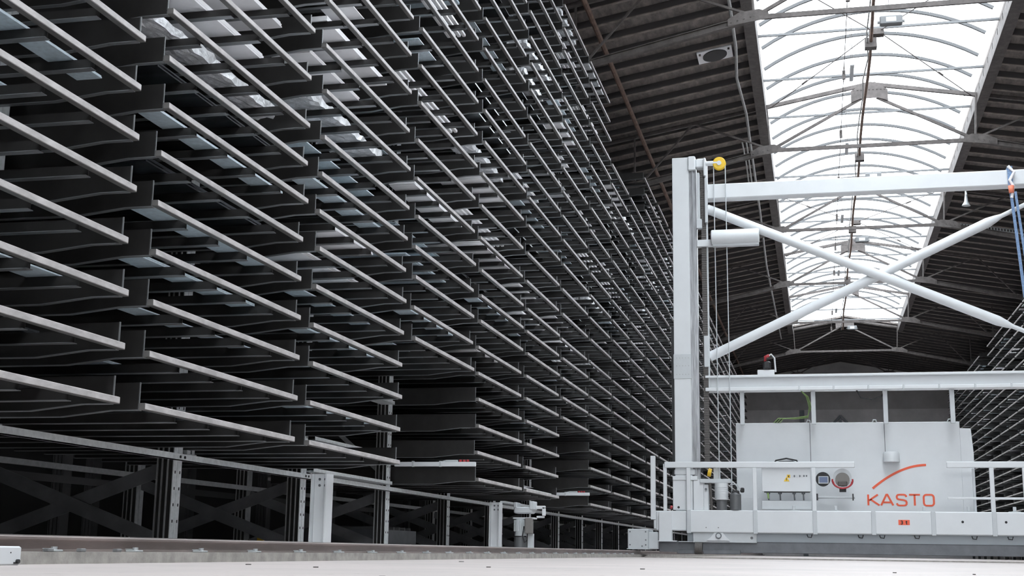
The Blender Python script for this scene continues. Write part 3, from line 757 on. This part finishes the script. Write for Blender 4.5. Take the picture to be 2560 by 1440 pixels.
# hangers between lower girder and cabinet
for x in (-1.86, -.11, 1.62, 3.19):
    P(MB().cbox(x, x+.11, CY+.25, CY+.36, 3.3, 4.14, .006), 'hanger', M['white2'])
# switch cabinet with lettering
CB = 34.0
cab = P(MB().cbox(-2.02, 3.46, CB, CB+.8, .95, 3.41, .012), 'control_cabinet', M['white'])
for x, zb in ((-.16, 2.35), (1.66, 2.65)): sub(MB().box(x-.008, x+.008, CB-.004, CB+.01, zb, 3.4), 'door_seam', M['mgrey'], cab)
sub(MB().prism([(3.46,1.1),(3.72,1.1),(3.76,2.6),(3.72,3.24),(3.46,3.25)], 'y', CB+.02, CB+.7), 'side_cabinet', M['white'], cab)
sub(MB().tube([(1.79,CB-.2,2.4),(1.79,CB-.2,2.6),(1.79,CB-.2,2.65)], [.2,.2,.17], 20), 'vent_cap', M['white'], cab, True)
for x in (-.12, 1.5, 3.3): sub(MB().tube([(x-.12,CB+.02,3.41),(x-.1,CB+.02,3.47),(x-.04,CB+.02,3.47),(x-.02,CB+.02,3.41)], .015, 6), 'lifting_eye', M['white2'], cab)
# letters: stroke paths in plain sans
def strokes(paths, x0, z0, wd, ht, y, th, mb):
    # flat ribbons with mitred corners, 8 mm thick
    for path in paths:
        pts = [Vector((x0+p[0]*wd, z0+p[1]*ht)) for p in path]
        closed = (pts[0]-pts[-1]).length < 1e-4
        if closed: pts = pts[:-1]
        n = len(pts); L = []; R_ = []
        for i in range(n):
            pi = pts[(i-1) % n] if (closed or i > 0) else None; pn = pts[(i+1) % n] if (closed or i < n-1) else None
            d1 = (pts[i]-pi).normalized() if pi is not None else None; d2 = (pn-pts[i]).normalized() if pn is not None else None
            d1 = d1 or d2; d2 = d2 or d1
            t = (d1+d2).normalized(); nn = Vector((-t.y, t.x)); c = max(.45, nn.dot(Vector((-d1.y, d1.x))))
            L.append(pts[i]+nn*th/2/c); R_.append(pts[i]-nn*th/2/c)
        vs = []
        for p, q in zip(L, R_): vs += [(p.x,y-.004,p.y),(q.x,y-.004,q.y),(q.x,y+.006,q.y),(p.x,y+.006,p.y)]
        fs = []
        for i in range(n if closed else n-1):
            a = i*4; b = ((i+1) % n)*4
            for j in range(4): k = (j+1) % 4; fs.append((a+j,a+k,b+k,b+j))
        if not closed: fs += [(0,3,2,1),(4*n-4,4*n-3,4*n-2,4*n-1)]
        mb.quadset(vs, fs)
def rrect(w_, r_=.3, n=5, start=0, end=4):
    pts = []
    for q in range(start, end):
        cx, cz = ((1-r_,1-r_),(r_,1-r_),(r_,r_),(1-r_,r_))[q % 4]
        for i in range(n+1):
            a = math.pi/2*(q+i/n); pts.append((cx+r_*math.cos(a), cz+r_*math.sin(a)))
    return pts
GL = {
 'K': [[(0,0),(0,1)], [(.88,1),(.06,.45)], [(.2,.55),(1,0)]],
 'A': [[(0,0),(.46,1),(.54,1),(1,0)], [(.2,.28),(.8,.28)]],
 'S': [[(.95,.78),(.93,.9),(.82,.98),(.7,1),(.3,1),(.14,.97),(.05,.86),(.05,.72),(.12,.6),(.3,.55),(.7,.5),(.9,.43),(.97,.3),(.95,.12),(.84,.02),(.7,0),(.28,0),(.12,.04),(.03,.2)]],
 'T': [[(0,1),(1,1)], [(.5,1),(.5,0)]],
 'O': [rrect(1,.26)+[rrect(1,.26)[0]]],
}
lt = MB()
for ch, xa, xb in (('K',1.205,1.44),('A',1.475,1.73),('S',1.80,2.02),('T',2.07,2.3),('O',2.375,2.585)):
    strokes(GL[ch], xa, 1.345, xb-xa, .265, CB-.006, .042, lt)
# letters were measured against the cabinet front; widen to the printed width
lt.v = [(1.205+(v[0]-1.205)*1.13, v[1], v[2]) for v in lt.v]
sub(lt, 'lettering', M['orange'], cab)
arc = MB(); A0 = []
for i in range(19):
    t = i/18; x = 1.32+(2.62-1.32)*t; z = 1.76+.58*(1-(1-t)**1.9)
    A0.append((x, z))
strokes([A0], 0, 0, 1, 1, CB-.006, .055, arc)
sub(arc, 'logo_arc', M['orange'], cab)
# platform beam
pb = P(MB().cbox(-3.2, 9.1, CY-.12, CY+.25, .62, 1.165, .02).cbox(-3.95, -3.2, CY-.1, CY+.25, .66, 1.14, .02), 'platform_beam', M['white'])
for x in (-3.19, -1.57, -.15, 1.22, 2.59, 3.96, 5.33, 6.7):
    sub(MB().cbox(x, x+.1, CY-.16, CY-.12, .6, 1.17, .006), 'beam_rib', M['white2'], pb)
for x in (-.59, .4, 2.45, 3.46, 4.49):
    sub(MB().cbox(x-.13, x+.13, CY-.1, CY+.1, 1.165, 1.18, .004).cbox(x-.035, x+.035, CY-.04, CY+.04, 1.18, 1.29, .008), 'deck_bollard', M['white2'], pb)
for x, z in ((3.3,.93),(4.27,.93)): sub(MB().tube([(x,CY-.125,z),(x,CY-.12,z)], .03, 10), 'beam_hole', M['black'], pb)
for x, z in ((-2.72,.74),(-2.42,.74),(-3.74,1.0),(-3.74,.82)): sub(MB().tube([(x,CY-.13,z),(x,CY-.1,z)], .013, 8), 'beam_bolt', M['lampgrey'], pb)
sg = P(MB().box(1.84, 2.1, CY-.127, CY-.121, .845, .965), 'load_sign', M['orange_sign'])
sgl = MB()
strokes([[(0,.95),(.3,1),(.8,.95),(.95,.78),(.8,.58),(.45,.53)], [(.45,.53),(.85,.45),(1,.25),(.8,.05),(.3,0),(0,.08)]], 1.893, .867, .045, .075, CY-.13, .017, sgl)
strokes([[(.5,1),(.5,.15),(.6,0),(.9,0)], [(.05,.72),(1,.72)]], 2.0, .867, .045, .075, CY-.13, .017, sgl)
sub(sgl, 'sign_text', M['black'], sg)
# left end plates, bumper post and wheel boxes
P(MB().cbox(-3.88, -3.56, CY-.18, CY+.1, .4, 1.12, .012).box(-3.9, -3.45, CY-.2, CY+.1, .39, .415), 'end_plate', M['white'])
P(MB().cbox(-4.09, -3.97, CY-.1, CY+.02, .92, 2.5, .01).cbox(-4.02, -3.86, CY-.05, CY+.05, .7, 1.14, .01), 'bumper_post', M['white'])
wx = P(MB().cbox(-4.66, -4.15, CY-.15, CY+.9, .2, .69, .015).cbox(-4.15, -3.9, CY-.1, CY+.8, .2, .62, .015).box(-4.68, -4.1, CY-.17, CY+.9, .19, .21), 'wheel_box', M['white2'])
wbl = MB()
for x, z in ((-4.6,.62),(-4.21,.62),(-4.6,.3),(-4.21,.3),(-4.3,.27),(-4.21,.42)): wbl.tube([(x,CY-.15,z),(x,CY-.165,z)], .018, 8)
sub(wbl, 'box_bolt', M['mgrey'], wx, True)
P(MB().tube([(-4.53,CY+.35,.34),(-4.47,CY+.35,.34)], .165, 20), 'travel_wheel', M['mgrey'], True)
# chassis under the platform
P(MB().cbox(-3.9, 9.1, CY+.05, CY+.35, .14, .4, .01).box(-3.9, 9.1, CY+.04, CY+.36, .395, .41), 'chassis_beam', M['mgrey'])
P(MB().cbox(-3.05, -1.5, CY-.05, CY+.1, .38, .62, .008).box(-3.4, -3.0, CY-.12, CY+.1, .385, .4), 'bearing_panel', M['white2'])
br = P(MB().prism([(-2.72,.43),(-2.15,.43),(-2.22,.5),(-2.32,.62),(-2.52,.62),(-2.62,.5)], 'y', CY-.1, CY-.05), 'bearing_block', M['white'])
sub(MB().tube([(-2.42,CY-.13,.545),(-2.42,CY-.1,.545)], .075, 20), 'bearing_ring', M['mgrey'], br, True)
sub(MB().tube([(-2.42,CY-.14,.545),(-2.42,CY-.12,.545)], .05, 16), 'bearing_cap', M['white2'], br, True)
P(MB().tube([(-1.62,CY-.06,.5),(-1.62,CY-.05,.5)], .035, 10), 'panel_plug', M['lampgrey'])
P(MB().tube([(-3.0,CY-.06,.24),(-2.82,CY-.06,.24)], .15, 18).box(-3.02, -2.8, CY-.1, CY+.06, .1, .16), 'guide_wheel', M['chain'], True)
P(MB().cbox(-3.45, -1.9, CY-.02, CY+.05, .1, .2, .01), 'scraper', M['mgrey'])
uc = MB()
for x in (-.3, .9, 1.4, 2.2, 3.5, 4.3): uc.tube([(x,CY-.02,.6),(x+.02,CY-.02,.54),(x+.1,CY-.02,.53),(x+.12,CY-.02,.6)], .012, 6)
P(uc, 'cable_clip', M['black'])
P(MB().box(-3.2, 9.1, CY+.06, CY+.2, .41, .62), 'under_panel', M['panel_shade'])
# handrails
def rail_run(x0, x1, posts, mid=None):
    P(MB().cbox(x0, x1, CY-.12, CY-.06, 2.2, 2.35, .015), 'handrail', M['white'])
    for x in posts: P(MB().cbox(x, x+.1, CY-.13, CY-.05, 1.16, 2.2, .008), 'rail_post', M['white'])
    if mid: P(MB().cbox(mid[0], mid[1], CY-.11, CY-.07, 1.455, 1.51, .008), 'middle_rail', M['white'])
rail_run(-3.74, .88, (-3.19, -1.57, -.15))
P(MB().cbox(-3.77, -3.68, CY-.1, CY-.02, 1.14, 2.3, .008), 'rail_post', M['white'])
rail_run(3.0, 9.1, (3.96, 4.7, 6.1, 7.5), (2.99, 9.1))
P(MB().cbox(3.6, 3.66, CY+.1, CY+.16, 1.16, 2.2, .006), 'rail_post', M['white2'])
P(MB().box(-1.86, -1.45, CY+.2, CY+.24, 1.47, 1.51), 'middle_rail', M['white'])
# electric box on the platform
eb = P(MB().cbox(-1.35, -.17, CY+.0, CY+.25, 1.63, 2.22, .01), 'electric_box', M['white'])
tr = MB().prism([(-.82,1.875),(-.68,1.875),(-.75,1.99)], 'y', CY-.006, CY-.001); tr.prism([(-.74,1.96),(-.66,1.96),(-.66,2.04),(-.74,2.04)], 'y', CY-.005, CY-.001)
ws = sub(tr, 'warning_label', M['yellow'], eb)
sub(MB().prism([(-.757,1.9),(-.743,1.9),(-.743,1.955),(-.757,1.955)], 'y', CY-.009, CY-.006).prism([(-.715,1.98),(-.685,1.98),(-.69,2.02),(-.71,2.02)], 'y', CY-.009, CY-.005), 'warning_mark', M['black'], eb)
kb = MB()
for q, x in enumerate((-.56, -.43, -.33, -.27)): kb.cbox(x-.018, x+.018, CY-.02, CY, 1.98+.004*q, 2.03, .006)
sub(kb, 'switch', M['mgrey'], eb)
kb = MB()
for x in (-.61, -.5, -.38): kb.box(x-.02, x+.02, CY-.006, CY, 1.97, 2.03)
sub(kb, 'pictogram', M['flash'], eb)
gd = MB()
for x in (-1.2, -.92, -.58, -.36): gd.tube([(x,CY+.08,1.63),(x,CY+.08,1.57)], .045, 10).tube([(x,CY+.08,1.6),(x+.01,CY+.08,1.42)], .018, 8)
sub(gd, 'cable_gland', M['mgrey'], eb, True)
sub(MB().tube([(-1.21,CY+.05,1.6),(-1.2,CY+.05,1.46)], .02, 8), 'earth_wire', M['green'], eb)
sub(MB().box(-1.3, -.2, CY+.02, CY+.2, 1.61, 1.63), 'gland_strip', M['black'], eb)
P(MB().cbox(-1.36, -.17, CY, CY+.04, 1.2, 1.4, .006), 'kick_plate', M['white2'])
P(MB().tube([(-1.15,CY+.2,2.22),(-1.0,CY+.2,2.4),(-.75,CY+.2,2.45),(-.5,CY+.2,2.4),(-.4,CY+.2,2.22)], .02, 6).tube([(-1.2,CY+.22,2.3),(-.9,CY+.22,2.37),(-.6,CY+.22,2.38),(-.3,CY+.22,2.25)], .02, 6), 'looped_cable', M['black'], True)
# round hand control and grey cap with red cable
hc = P(MB().tube([(.12,CY-.02,1.93),(.12,CY+.03,1.93)], .175, 24), 'hand_wheel_panel', M['black'], True)
sub(MB().cbox(.01, .25, CY-.045, CY-.02, 1.82, 2.0, .01), 'panel_frame', M['white2'], hc)
sub(MB().box(.03, .23, CY-.05, CY-.044, 1.845, 1.985), 'display', M['screen'], hc)
rc = P(MB().tube([(.58,CY-.02,1.97),(.58,CY+.03,1.97)], .22, 24), 'reel_back', M['white2'], True)
sub(MB().tube([(.58,CY-.06,1.92),(.58,CY-.02,1.92)], .17, 20), 'reel_cap', M['beige'], rc, True)
sub(MB().cbox(.47, .69, CY-.1, CY-.05, 1.76, 1.88, .02), 'reel_block', M['chain'], rc)
sub(MB().tube([(.58+.24*math.cos(a),CY-.08,1.9+.19*math.sin(a)) for a in [math.pi*(.95+1.1*i/12) for i in range(13)]], .022, 8), 'red_cable', M['red'], rc, True)
sub(MB().tube([(.58+.22*math.cos(a),CY-.1,1.87+.16*math.sin(a)) for a in [math.pi*(1.0+1.0*i/12) for i in range(13)]], .02, 8), 'red_cable', M['red'], rc, True)
sub(MB().box(.5, .66, CY-.06, CY-.02, 1.62, 1.72), 'connector', M['black'], rc)
P(MB().tube([(-.02,CY-.02,1.49),(.86,CY-.02,1.49)], .03, 10), 'tool_rail', M['white2'], True)
P(MB().box(-.06, -.01, CY-.05, CY+.02, 1.42, 1.58).box(.8, .83, CY-.05, CY+.02, 1.42, 1.58), 'rail_clamp', M['black'])
# hoist drive group at the foot of the mast
dg = P(MB().cbox(-3.54, -3.23, CY-.02, CY+.4, 1.165, 1.98, .01), 'drive_cover', M['white'])
sub(MB().tube([(-3.4,CY-.03,1.23),(-3.4,CY-.02,1.23)], .03, 10), 'cover_hole', M['black'], dg)
P(MB().cbox(-3.54, -2.92, CY-.05, CY+.3, 1.9, 2.0, .008).cbox(-3.5, -2.98, CY-.02, CY+.2, 2.03, 2.17, .02), 'shaft_housing', M['white'])
P(MB().cbox(-3.03, -2.78, CY-.02, CY+.3, 1.165, 1.92, .01).cbox(-2.78, -2.66, CY+.02, CY+.3, 1.165, 1.8, .01), 'hoist_cover', M['white'])
P(MB().tube([(-2.72,CY-.03,1.68),(-2.72,CY-.01,1.68)], .03, 10), 'cover_knob', M['mgrey'])
P(MB().cbox(-2.86, -2.1, CY-.08, CY+.1, 1.83, 1.93, .01), 'motor_plate', M['white2'])
mo = MB().tube([(-2.34,CY+.02,1.42),(-2.34,CY+.02,1.83)], .165, 22)
for q in range(6): mo.tube([(-2.34,CY+.02,1.47+.05*q),(-2.34,CY+.02,1.485+.05*q)], .175, 22)
P(mo, 'hoist_motor', M['white'], True)
P(MB().tube([(-2.34,CY+.02,1.17),(-2.34,CY+.02,1.42)], .13, 20), 'motor_foot', M['lampgrey'], True)
P(MB().tube([(-2.62,CY,1.85),(-2.6,CY-.02,1.5),(-2.58,CY,1.18)], .035, 8), 'cable_loom', M['chain'], True)
P(MB().tube([(-2.66,CY-.02,2.1),(-2.58,CY-.02,2.08)], .1, 16), 'encoder', M['yellow'], True)
P(MB().box(-2.53, -2.37, CY+.05, CY+.2, 1.93, 2.2), 'lever_post', M['white2'])
P(MB().tube([(-2.0,CY,1.17),(-2.0,CY,1.55),(-2.0,CY,1.6)], [.14,.14,.1], 16), 'lubricator', M['lampgrey'], True)
P(MB().cbox(-2.08, -1.9, CY-.1, CY+.05, 1.55, 1.65, .02).cbox(-1.88, -1.78, CY-.05, CY+.05, 1.6, 1.72, .02), 'lubricator_head', M['black'])
P(MB().tube([(-2.15,CY-.02,1.75),(-2.05,CY-.04,1.85),(-1.95,CY-.03,1.75),(-1.92,CY-.03,1.64)], .014, 6).tube([(-2.1,CY-.02,1.8),(-1.95,CY-.04,1.8),(-1.86,CY-.03,1.66)], .014, 6), 'grease_hose', M['white2'], True)
P(MB().tube([(-3.6,CY-.06,1.24),(-3.55,CY-.06,1.22)], .04, 10), 'red_knob', M['red'])
# signal lamp on the lower girder
sl = P(MB().cbox(-1.4, -.98, CY+.1, CY+.2, 4.53, 4.66, .01), 'lamp_bracket', M['white'])
sub(MB().cbox(-1.26, -1.06, CY+.05, CY+.2, 4.66, 4.88, .04), 'warning_lamp', M['black'], sl)
sub(MB().tube([(-1.2,CY+.1,4.87),(-1.2,CY+.1,4.98),(-1.1,CY+.1,5.02)], .04, 8), 'red_lens', M['red'], sl, True)
sub(MB().tube([(-1.15,CY+.1,4.98),(-1.05,CY+.1,5.05),(-.97,CY+.1,4.95),(-.95,CY+.1,4.6)], .022, 8), 'lamp_conduit', M['white'], sl, True)
# cable bundle down to the cabinet
for i in range(5):
    d = i*.035
    P(MB().tube([(-.35,CY+.3,4.14),(-.18-d*.3,CY+.35,4.0),(-.1-d*.4,CY+.5,3.75),(-.2,CY+.7,3.55-d*.3),(-.5,CY+.85,3.52-d*.2),(-.8-d,CY+.95,3.52),(-.93-d,CY+1.05,3.4)], .011, 6), 'hanging_cable', M['green'] if i % 2 == 0 else M['black'], True)
P(MB().tube([(1.0,CY+.3,4.14),(1.1,CY+.3,3.95),(1.35,CY+.3,3.9),(1.6,CY+.3,3.98),(1.68,CY+.3,4.14)], .02, 6), 'slack_cable', M['black'], True)
# lifting strap slung over the upper girder
st = thing('lifting_strap', 'blue lifting strap with salmon tag slung over the upper white girder', 'strap', (4.95, CY, 6.0))
MB().bar((4.86,CY-.0,9.62),(4.86,CY-.0,9.1), .12, .02, (0,1,0)).box(4.8, 4.92, CY+.0, CY+.62, 9.57, 9.6).build('loop', M['strap'], st)
MB().tube([(4.82,CY-.02,9.62),(4.95,CY-.03,9.45),(4.84,CY-.03,9.25),(4.92,CY-.03,9.1),(4.86,CY-.03,8.8)], .04, 8).build('knot', M['white_sheet'], st, True)
MB().tube([(4.86,CY-.06,8.92),(4.86,CY-.06,9.1)], [.06,.075], 10).build('tag', M['strap_red'], st, True)
MB().bar((4.85,CY-.03,8.95),(5.02,CY-.03,6.3), .07, .02, (0,1,0)).bar((4.95,CY-.06,8.95),(5.16,CY-.06,6.3), .06, .02, (0,1,0)).build('hanging_end', M['strap'], st)

for o in list(bpy.data.objects):
    if '_abs' in o: del o['_abs']
